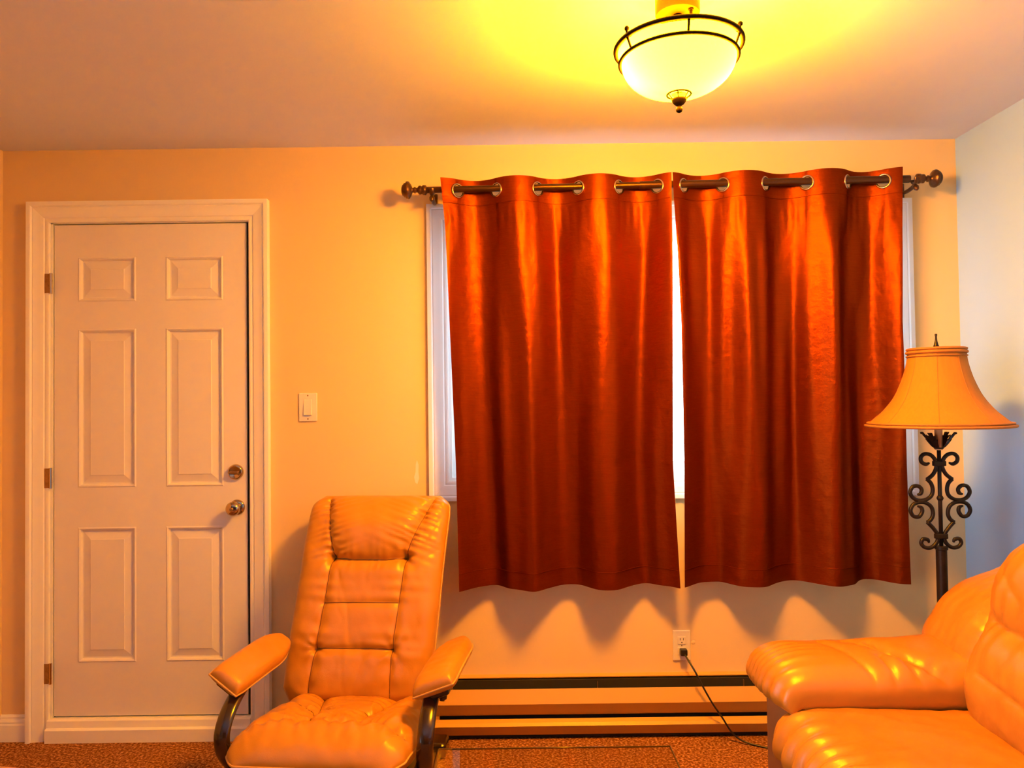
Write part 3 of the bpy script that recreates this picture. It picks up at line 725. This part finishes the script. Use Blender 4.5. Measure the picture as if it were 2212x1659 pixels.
def dback(X, S, U, V):
    X = X + 0.034 * (1 - V)
    D = 1.3 * creases(X, S, seams_b, 2)
    for c, n, sd in (((-0.132, 0.47), 5, 0), ((0.130, 0.47), 5, 2), ((-0.142, 0.167), 6, 1), ((0.120, 0.167), 6, 3)): D += radial(X, S, c, 0.0045, n, 0.05, sd)
    D += creases(X, S, [([(-0.115, 0.45), (-0.05, 0.30), (-0.03, 0.19)], 0.004, 0.010, 0, 1, 1), ([(-0.10, 0.42), (-0.085, 0.30), (-0.06, 0.26)], 0.003, 0.008, 0, 1, 1),
                        ([(0.24, 0.62), (0.19, 0.52)], 0.004, 0.012, 0, 1, 1), ([(0.24, 0.50), (0.16, 0.44)], 0.004, 0.012, 0, 1, 1), ([(-0.24, 0.53), (-0.17, 0.48)], 0.003, 0.012, 0, 1, 1), ([(-0.05, 0.16), (-0.03, 0.03)], 0.004, 0.015, 0, 1, 1), ([(0.03, 0.16), (0.0, 0.02)], 0.004, 0.015, 0, 1, 1)], 5)
    # head cushion stands proud
    D += 0.026 * np.exp(-((S - 0.575) / 0.075)**2) * np.clip(1 - np.abs(X / 0.18)**4, 0, 1)
    # lengthwise wrinkles on the head cushion near its side seams
    D += 0.0022 * np.sin(S / 0.021 * 6.28 + X * 40) * np.clip((S - 0.46) / 0.03, 0, 1) * (np.exp(-((X - 0.135 - (S-0.5)*0.3) / 0.035)**2) + np.exp(-((X + 0.13 + (S-0.5)*0.25) / 0.03)**2))
    D += 0.0045 * smooth_noise(X, S, 3, 0.12) + 0.0015 * smooth_noise(X, S, 13, 0.045)
    return D
bxo = lambda v: -0.034 * (1 - v)
bk, PF = pillow('backrest', M_leather, CH, bsp, bw, 0.066, 0.055, dback, 120, 150, en=6, em=2.2, xoff=bxo)
rim = [tuple(PF[i, 0]) for i in range(PF.shape[0])] + [tuple(PF[-1, j]) for j in range(1, PF.shape[1])] + [tuple(PF[i, -1]) for i in range(PF.shape[0]-2, -1, -1)]
MB().tube(rim, 0.0032, 8).build('piping', M_piping, bk, smooth=True)
rsb = row_s(bsp, 150); shift = lambda x, sv: x - 0.034 * (1 - min(1, sv / rsb[-1]))
seam_threads(bk, PF, [[(shift(x, sv), sv) for x, sv in sm_[0]] for sm_ in seams_b], rsb, M_seam)
# back shell
pillow('back_shell', M_leather, CH, [(0.25, 0.37), (0.31, 0.50), (0.37, 0.66), (0.43, 0.83), (0.482, 0.945), (0.512, 0.995)], lambda v: bw(v)*0.985, 0.030, 0.030, None, 40, 40, en=8, em=2.5, xoff=bxo)
# seat: spine from front (-.27) to back (.24); +Y spine -> normal up
ssp = [(-0.285, 0.385), (-0.20, 0.392), (-0.05, 0.375), (0.10, 0.352), (0.235, 0.345)]
sw_ = lambda v: float(np.interp(v, [0, 0.08, 0.3, 0.7, 1.0], [0.222, 0.250, 0.262, 0.252, 0.232])) * rc(v, 0.12, 0.06)
seams_s = [
    ([(-0.235, 0.10), (-0.15, 0.150), (-0.075, 0.172), (0.065, 0.172), (0.15, 0.150), (0.235, 0.10)], 0.022, 0.018, 0.0032, 0.035, 0.05),
    ([(-0.075, 0.172), (-0.085, 0.30), (-0.13, 0.50)], 0.020, 0.018, 0.0025, 0.04, 0.045),
    ([(0.065, 0.172), (0.085, 0.30), (0.13, 0.50)], 0.020, 0.018, 0.0025, 0.04, 0.045),
    ([(-0.085, 0.30), (-0.20, 0.36)], 0.015, 0.018, 0.0025, 0.04, 0.045),
    ([(0.085, 0.30), (0.20, 0.36)], 0.015, 0.018, 0.0025, 0.04, 0.045),
    ([(-0.088, 0.31), (0.088, 0.31)], 0.006, 0.014, 0.001, 0.04, 0.04),
]
def dseat(X, S, U, V):
    D = 1.25 * creases(X, S, seams_s, 7)
    for c, sd in (((-0.075, 0.172), 0), ((0.065, 0.172), 2), ((-0.085, 0.30), 1), ((0.085, 0.30), 4)): D += radial(X, S, c, 0.0055, 5, 0.05, sd)
    D += 0.020 * np.exp(-((S - 0.085) / 0.06)**2)
    D += 0.016 * np.exp(-((np.abs(X) - 0.19) / 0.05)**2) * np.clip((S - 0.08)/0.1, 0, 1)
    D += 0.0030 * np.sin(X / 0.048 * 6.28 + S * 30) * np.exp(-((S - 0.10) / 0.05)**2)
    D += 0.006 * smooth_noise(X, S, 9, 0.11) + 0.002 * smooth_noise(X, S, 19, 0.045)
    return D
st_, PS = pillow('seat', M_leather, CH, ssp, sw_, 0.062, 0.085, dseat, 120, 120, en=4.5, em=2.0)
rim = [tuple(PS[i, 0]) for i in range(PS.shape[0]-1, -1, -1)] + [tuple(PS[0, j]) for j in range(1, PS.shape[1])] + [tuple(PS[i, -1]) for i in range(1, PS.shape[0])]
MB().tube(rim, 0.0034, 8).build('piping', M_piping, st_, smooth=True)
seam_threads(st_, PS, [sm_[0] for sm_ in seams_s], row_s(ssp, 120), M_seam)
MB().bbox(-0.20, 0.20, -0.22, 0.22, 0.255, 0.285, 0.01).build('seat_pan', M_frame, CH)
# arms
for s in (-1, 1):
    ap = empty('arm'); ap.parent = CH; ap.location = ((-0.292, 0.318)[s > 0], 0.03, 0.552)
    ap.rotation_euler = (math.radians(4), math.radians((34, -22)[s > 0]), math.radians(-6)); HWA = (0.055, 0.068)[s > 0]
    def hwa(v): return HWA * (1 if v < 0.62 else math.sqrt(max(0.0, 1 - ((v - 0.62) / 0.385)**2))) * (0.93 + 0.07 * min(1, v / 0.1))
    pad, PA = pillow('arm_pad', M_leather, ap, [(-0.165, 0.0), (-0.05, 0.006), (0.08, 0.006), (0.170, -0.002)], hwa, 0.036, 0.020,
                     lambda X, S, U, V: 0.0012 * smooth_noise(X, S, 5, 0.05), 44, 60, en=5, em=2.2, ev=14)
    rim = [tuple(PA[i, 0]) for i in range(PA.shape[0]-1, -1, -1)] + [tuple(PA[0, j]) for j in range(1, PA.shape[1])] + [tuple(PA[i, -1]) for i in range(1, PA.shape[0])]
    MB().tube(rim, 0.0030, 8).build('piping', M_piping, pad, smooth=True)
    MB().bbox(-0.030, 0.030, -0.14, 0.13, -0.034, -0.014, 0.006).build('arm_board', M_frame, ap)
    pts = spline([(s*0.285, 0.16, 0.520), (s*0.287, 0.02, 0.525), (s*0.290, -0.07, 0.512), (s*0.292, -0.150, 0.470), (s*0.292, -0.185, 0.415), (s*0.285, -0.165, 0.345), (s*0.265, -0.07, 0.255), (s*0.235, 0.10, 0.190), (s*0.205, 0.32, 0.135), (s*0.195, 0.44, 0.118)], 8)
    MB().tube(pts, 0.0125, 16, sx=1.0, sy=1.9).build('arm_support', M_frame, CH, smooth=True)
MB().bbox(-0.235, 0.235, 0.405, 0.50, 0.091, 0.145, 0.014, 3).build('rear_foot_bar', M_frame, CH)
MB().bbox(-0.16, 0.16, -0.13, 0.42, 0.091, 0.130, 0.012, 3).build('base_plate', M_frame, CH)
MB().lathe([(0.05, 0.128), (0.035, 0.15), (0.03, 0.256)], 24, Matrix.Translation((0, 0.06, 0))).build('pedestal', M_frame, CH, smooth=True)
lv = MB(); lv.tube(spline([(0.262, 0.115, 0.515), (0.275, 0.12, 0.485), (0.285, 0.12, 0.445), (0.282, 0.115, 0.415)], 6), [0.010]*5+[0.016]*9+[0.014]*3+[0.008]*2, 14, sx=1.0, sy=0.7)
lv.build('recline_lever', M_frame, CH, smooth=True)

# ------------------------------------------------------------------ footstool peeking in at the lower left
FS = empty('footstool', (-1.47, -1.335, 0.0), 0.15); tag(FS, 'tan leather footstool, its edge showing at the lower left corner', 'footstool')
pillow('cushion', M_leather, FS, [(-0.21, 0.392), (0, 0.399), (0.21, 0.392)], lambda v: 0.25 * rc(v, 0.3, 0.12), 0.055, 0.05, lambda X, S, U, V: 0.002*smooth_noise(X, S, 4, 0.1) + creases(X, S, [([(-0.08, 0.02), (-0.08, 0.40)], 0.01, 0.015, 0, 1, 1), ([(0.08, 0.02), (0.08, 0.40)], 0.01, 0.015, 0, 1, 1)]), 50, 50, en=5)
MB().lathe([(0.045, 0.03), (0.03, 0.06), (0.03, 0.352)], 20).build('pedestal', M_frame, FS, smooth=True)
for k in range(4):
    a = k * PI/2 + PI/4
    MB().tube([(0.02*math.cos(a), 0.02*math.sin(a), 0.045), (0.14*math.cos(a), 0.14*math.sin(a), 0.035), (0.24*math.cos(a), 0.24*math.sin(a), 0.016)], [0.018, 0.016, 0.012], 10).build('foot', M_frame, FS, smooth=True)

# ------------------------------------------------------------------ glass table
GT = empty('glass_coffee_table', (0.099, -1.60, 0)); tag(GT, 'clear glass coffee table top in front of the recliner and heater', 'table')
gx0, gx1, gy0, gy1, gz = -0.303, 0.303, -0.50, 0.497, 0.45
MB().add([(gx0, gy0, gz), (gx1, gy0, gz), (gx1, gy1, gz), (gx0, gy1, gz)], [(0, 1, 2, 3)]).build('glass_top', M_tableglass, GT)
e = MB()
for a, b in (((gx0, gy0), (gx1, gy0)), ((gx1, gy0), (gx1, gy1)), ((gx1, gy1), (gx0, gy1)), ((gx0, gy1), (gx0, gy0))):
    e.tube([(a[0], a[1], gz-0.002), (b[0], b[1], gz-0.002)], 0.0024, 6)
e.build('glass_edge', M_glassedge, GT, smooth=True)
for x in (-0.22, 0.22):
    for y in (-0.40, 0.36):
        MB().tube([(x, y, 0.0), (x, y, gz-0.006)], 0.014, 14).build('leg', M_iron, GT, smooth=True)
for y in (-0.40, 0.36):
    MB().bbox(-0.22, 0.22, y-0.012, y+0.012, 0.405, 0.430, 0.004).build('rail', M_iron, GT)

# ------------------------------------------------------------------ floor lamp
FX, FY = 1.474, -0.49
FL = empty('floor_lamp', (FX, FY, 0)); tag(FL, 'wrought iron scroll floor lamp with tan bell shade in the corner', 'floor lamp')
MB().lathe([(0.0, 0.0), (0.140, 0.0), (0.142, 0.008), (0.130, 0.016), (0.060, 0.026), (0.030, 0.045), (0.022, 0.07), (0.0, 0.07)], 40).build('base', M_iron, FL, smooth=True)
MB().lathe([(0.0175, 0.06), (0.0175, 0.826), (0.0205, 0.828), (0.0205, 0.838), (0.008, 0.840)], 24).build('pole', M_iron, FL, angle=40)
MB().tube([(0, 0, 0.838), (0, 0, 1.190)], 0.0065, 12).lathe([(0, 0.995), (0.008, 0.996), (0.0115, 1.004), (0.008, 1.012), (0, 1.013)], 16).build('stem', M_iron, FL, smooth=True)
# scroll outline in lamp-crop pixels (x from stem, y down), 0.58 mm per pixel
PXM = 0.000585; ZS = lambda y: 1.568 - (y - 62) * PXM
half = [
    [(58, 818), (80, 826), (104, 812), (108, 786), (88, 766), (56, 768), (30, 790), (18, 822), (20, 852), (40, 888), (74, 915)],
    [(74, 915), (52, 938), (42, 976), (52, 1012), (84, 1034), (126, 1038), (160, 1022), (176, 990), (160, 958), (128, 954), (108, 974), (114, 998), (134, 1004)],
    [(134, 1072), (112, 1082), (108, 1106), (128, 1134), (160, 1130), (176, 1098), (160, 1064), (126, 1050), (84, 1054), (52, 1080), (44, 1120), (56, 1150), (78, 1168)],
    [(78, 1168), (44, 1204), (20, 1244), (26, 1286), (60, 1316), (98, 1314), (118, 1290), (106, 1266), (80, 1270), (72, 1288)],
]
for s in (-1, 1):
    for hseg in half:
        pts = spline([(s * x * PXM, 0, ZS(y)) for x, y in hseg], 6)
        n = len(pts)
        rr = [0.0066] * n
        if hseg[0][1] in (818, 1072): rr[:6] = [0.003, 0.0036, 0.0042, 0.0048, 0.0054, 0.006]
        else: rr[-6:] = [0.006, 0.0054, 0.0048, 0.0042, 0.0036, 0.003]
        MB().tube(pts, rr, 10, sx=1.0, sy=1.0, up=(0, 1, 0)).build('scroll', M_iron, FL, smooth=True)
    MB().bbox(s*118*PXM-0.011, s*118*PXM+0.011, -0.007, 0.007, ZS(1054), ZS(1036), 0.002).build('scroll_clip', M_iron, FL)
for y in (822, 1250):
    MB().bbox(-0.0215, 0.0215, -0.008, 0.008, ZS(y)-0.009, ZS(y)+0.009, 0.003).build('collar', M_iron, FL)
# leaf cup: serrated iron leaves fanning out to either side of the candle sleeve
for k, a in enumerate((-0.62, 0.10, 0.80, PI - 0.62, PI + 0.10, PI + 0.80)):
    a -= 0.25; ca, sa = math.cos(a), math.sin(a)
    prof = [(0.008, 0.0, 0.005, 0), (0.018, 0.006, 0.011, 0), (0.026, 0.016, 0.013, 0), (0.031, 0.026, 0.018, 0.008), (0.034, 0.029, 0.010, 0), (0.040, 0.039, 0.016, 0.010), (0.043, 0.042, 0.007, 0), (0.050, 0.050, 0.008, 0.006), (0.058, 0.054, 0.0012, 0)]
    V = []; F = []
    for r_, z_, w_, tip in prof:
        for t in (-1, 0, 1):
            rr = r_ + (tip * 0.5 if t else 0); V.append((ca*rr - sa*w_*t, sa*rr + ca*w_*t, ZS(735) + z_ + (0.003 + tip * 0.6 if t else 0)))
    for i in range(len(prof)-1):
        for t in range(2): F.append((i*3+t, i*3+t+1, (i+1)*3+t+1, (i+1)*3+t))
    lf = mesh('leaf', V, F, M_iron, FL, False)
    md = lf.modifiers.new('thick', 'SOLIDIFY'); md.thickness = 0.0016
MB().lathe([(0, ZS(740)), (0.012, ZS(738)), (0.016, ZS(732)), (0.012, ZS(726)), (0, ZS(725))], 20).build('leaf_cup', M_iron, FL, smooth=True)
MB().tube([(0, 0, 1.170), (0, 0, 1.285)], 0.0125, 16).build('candle_sleeve', M_candle, FL, angle=40)
# shade: 8 flared panels
ZT, ZB = 1.520, 1.252
prof = [(0.0895, ZT), (0.0905, ZT-0.03), (0.098, ZT-0.07), (0.112, ZT-0.115), (0.134, ZT-0.165), (0.166, ZT-0.210), (0.200, ZT-0.243), (0.228, ZB)]
NSD = 96
def shade_r(r, k, amt=0.016):
    a = (k / NSD * 8) % 1.0; return r * (1 - amt * math.sin(PI * a)**1)
pro = [(p.x, p.y) for p in spline([(r, z, 0) for r, z in prof], 5)]
V = []; F = []
for r, z in pro:
    for k in range(NSD):
        a = 2*PI*k/NSD - PI/2 - 0.50; rr = shade_r(r, k); V.append((rr*math.cos(a), rr*math.sin(a), z))
for i in range(len(pro)-1):
    for k in range(NSD): F.append((i*NSD+k, i*NSD+(k+1) % NSD, (i+1)*NSD+(k+1) % NSD, (i+1)*NSD+k))
sh = mesh('lamp_shade', V, F, M_shade, FL, True)
md = sh.modifiers.new('thick', 'SOLIDIFY'); md.thickness = 0.002; md.offset = -1
for k in range(8):
    a = 2*PI*k/8 - PI/2 - 0.50
    MB().tube([(r*math.cos(a)*1.001, r*math.sin(a)*1.001, z) for r, z in pro], 0.0014, 6).build('shade_seam', M_shadetrim, sh, smooth=True)
def ringpts(r, z): return [(shade_r(r, k)*math.cos(2*PI*k/NSD - PI/2 - 0.50), shade_r(r, k)*math.sin(2*PI*k/NSD - PI/2 - 0.50), z) for k in range(NSD)]
for r, z, q in ((0.0905, ZT-0.001, 0.0045), (0.0915, ZT-0.012, 0.0055), (0.0925, ZT-0.025, 0.0030), (0.2285, ZB+0.002, 0.0050), (0.222, ZB+0.011, 0.0042)):
    MB().tube(ringpts(r, z), q, 8, closed=True).build('shade_trim', M_shadetrim, sh, smooth=True)
MB().tube([(-0.088, 0, ZT-0.004), (0.088, 0, ZT-0.004)], 0.002, 6).tube([(0, -0.086, ZT-0.004), (0, 0.086, ZT-0.004)], 0.002, 6).build('spider', M_iron, FL, smooth=True)
MB().tube(spline([(0.0, 0.0, 1.270), (0.045, 0, 1.30), (0.055, 0, 1.40), (0.03, 0, 1.49), (0, 0, 1.515)], 6), 0.002, 6).tube(spline([(0.0, 0.0, 1.270), (-0.045, 0, 1.30), (-0.055, 0, 1.40), (-0.03, 0, 1.49), (0, 0, 1.515)], 6), 0.002, 6).build('harp', M_iron, FL, smooth=True)
MB().lathe([(0.0, ZT-0.004), (0.009, ZT-0.002), (0.0105, ZT+0.006), (0.007, ZT+0.016), (0.0038, ZT+0.030), (0.0030, ZT+0.042), (0.0044, ZT+0.050), (0.003, ZT+0.053), (0, ZT+0.053)], 20).build('finial', M_iron, FL, smooth=True)

# ------------------------------------------------------------------ sofa (faces -X, along the right wall)
SF = empty('leather_sofa', (1.26, -1.60, 0)); tag(SF, 'tan leather sofa along the right wall with puffy arm and back cushions', 'sofa')
def sofa_child(o): return child(o, SF)
FXs = 0.735      # front of seat
# frame: arm panels, front rail, back
sofa_child(MB().bbox(0.775, 1.62, -0.945, -0.735, 0.04, 0.50, 0.015, 2).build('arm_panel', M_sofaframe))
sofa_child(MB().bbox(0.775, 1.62, -2.445, -2.235, 0.04, 0.50, 0.015, 2).build('arm_panel', M_sofaframe))
sofa_child(MB().bbox(0.795, 1.50, -2.235, -0.945, 0.06, 0.33, 0.012, 2).build('seat_base', M_sofaframe))
sofa_child(MB().bbox(1.50, 1.80, -2.445, -0.735, 0.04, 0.66, 0.03, 3).build('back_frame', M_sofaframe))
for x in (0.84, 1.72):
    for y in (-0.80, -2.38):
        sofa_child(MB().lathe([(0.025, 0.0), (0.032, 0.045)], 16, Matrix.Translation((x, y, 0))).build('foot', M_frame))
def pillow_w(name, mat, loc, rz, *a, **k):
    """pillow built in a local frame placed in the sofa"""
    h, P = pillow(name, mat, None, *a, **k)
    h.matrix_basis = Matrix.Translation(loc) @ Matrix.Rotation(rz, 4, 'Z')
    child(h, SF)
    return h, P
# arm pads: axis along X; use local Y = world X (rotate -90deg so local +Y -> +X, local X -> -Y)
RZS = -PI/2
def darm(X, S, U, V):
    D = creases(X, S, [([(-0.06, 0.20), (0.02, 0.235), (0.16, 0.27)], 0.013, 0.012, 0, 1, 1),
                       ([(-0.08, 0.28), (0.00, 0.33), (0.10, 0.40), (0.17, 0.47)], 0.018, 0.014, 0.003, 0.05, 0.03),
                       ([(-0.04, 0.34), (0.05, 0.37), (0.17, 0.395)], 0.015, 0.012, 0, 1, 1),
                       ([(0.06, 0.325), (0.17, 0.325)], 0.016, 0.016, 0, 1, 1)], 3)
    D += 0.009 * np.sin(X / 0.034 * 6.28 + 1.5*np.sin(X*30)) * np.exp(-S / 0.05) * np.clip(S/0.012, 0, 1)
    D += 0.004 * smooth_noise(X, S, 12, 0.16) + 0.006 * np.exp(-((S-0.36)/0.05)**2 - ((X-0.10)/0.05)**2)
    return D
armspine = [(-0.070, 0.478), (-0.060, 0.510), (-0.02, 0.528), (0.15, 0.530), (0.40, 0.540), (0.56, 0.548), (0.68, 0.55)]
for yc, mir in ((-0.835, 1), (-2.345, -1)):
    o, P = pillow_w('arm_cushion', M_sofa, (0.835, yc, 0.0), RZS, armspine, lambda v: 0.158 + 0.012 * v, 0.086, 0.105, darm, 90, 140, en=2.6, em=2.0, ev=12)
    MB().tube([tuple(P[0, j]) for j in range(P.shape[1])], 0.0032, 8).build('piping', M_piping, o, smooth=True)
# seat cushions
def dseat2(X, S, U, V):
    D = 0.011 * np.sin(X / 0.062 * 6.28 + 1.3*np.sin(X*16)) * np.exp(-((S-0.03) / 0.065)**2)
    D += creases(X, S, [([(-0.30, 0.14), (0.30, 0.14)], 0.003, 0.02, 0.002, 0.07, 0.06)], 4)
    D += 0.007 * smooth_noise(X, S, 21, 0.25) + 0.003 * smooth_noise(X, S, 22, 0.07)
    return D
seatspine = [(-0.050, 0.365), (-0.045, 0.410), (0.0, 0.435), (0.20, 0.432), (0.45, 0.425), (0.62, 0.42)]
for yc in (-1.273, -1.915):
    o, P = pillow_w('seat_cushion', M_sofa, (FXs+0.075, yc, 0.0), RZS, seatspine, lambda v: 0.322 - 0.006 * max(0, 1 - v*8), 0.072, 0.085, dseat2, 100, 110, en=7, em=2.4, ev=10)
    rim = [tuple(P[0, j]) for j in range(P.shape[1])]
    t_ = MB().tube(rim, 0.0035, 8).build('piping', M_piping, o, smooth=True)
# back cushions: upright spine leaning back (towards +X); local Y = world X; normal (-tz,ty) -> -Y local = -X world (front)
def dbk(X, S, U, V):
    D = creases(X, S, [([(-0.25, 0.30), (-0.05, 0.285), (0.10, 0.30), (0.31, 0.315)], 0.034, 0.030, 0.005, 0.08, 0.06),
                       ([(-0.20, 0.17), (0.0, 0.155), (0.2, 0.12)], 0.010, 0.014, 0, 1, 1), ([(0.10, 0.50), (0.05, 0.40), (0.08, 0.33)], 0.006, 0.012, 0, 1, 1), ([(-0.25, 0.42), (-0.12, 0.36)], 0.007, 0.012, 0, 1, 1)], 6)
    D += 0.030 * np.exp(-((S - 0.43) / 0.10)**2) + 0.016 * np.exp(-((S - 0.16) / 0.09)**2)
    D += 0.010 * smooth_noise(X, S, 31, 0.18) + 0.004 * smooth_noise(X, S, 32, 0.07)
    D += 0.003 * np.sin(S / 0.03 * 6.28) * np.exp(-(0.32 - np.abs(X)) / 0.03)
    return D
backspine = [(-0.03, 0.43), (-0.005, 0.54), (0.03, 0.67), (0.085, 0.80), (0.165, 0.90), (0.25, 0.93)]
for yc in (-1.285, -1.925):
    o, P = pillow_w('back_cushion', M_sofa, (1.320, yc, 0.0), RZS, backspine, lambda v: 0.322 * rc(v, 0.35, 0.10), 0.115, 0.10, dbk, 100, 120, en=3.2, em=2.1, ev=5)
    rim = [tuple(P[i, 0]) for i in range(P.shape[0]-1, -1, -1)] + [tuple(P[0, j]) for j in range(1, P.shape[1])] + [tuple(P[i, -1]) for i in range(1, P.shape[0])]
    MB().tube(rim, 0.0036, 8).build('piping', M_piping, o, smooth=True)
# end bolster of the back, over the arm
def dwing(X, S, U, V):
    D = 0.003 * np.sin(S / 0.026 * 6.28 + X * 30) * np.exp(-(0.15 - X) / 0.035) + 0.008 * smooth_noise(X, S, 41, 0.16) + 0.003 * smooth_noise(X, S, 42, 0.05)
    return D + creases(X, S, [([(0.02, 0.06), (0.16, 0.085)], 0.005, 0.01, 0, 1, 1)], 2)
wingspine = [(0.0, 0.520), (0.005, 0.565), (0.030, 0.63), (0.095, 0.705), (0.20, 0.755), (0.30, 0.775), (0.42, 0.755)]
for yc in (-0.840, -2.345):
    o, P = pillow_w('back_bolster', M_sofa, (1.315, yc, 0.0), RZS, wingspine, lambda v: 0.160 * rc(v, 0.3, 0.06), 0.075, 0.16, dwing, 80, 100, en=3.2, em=2.1, ev=8)
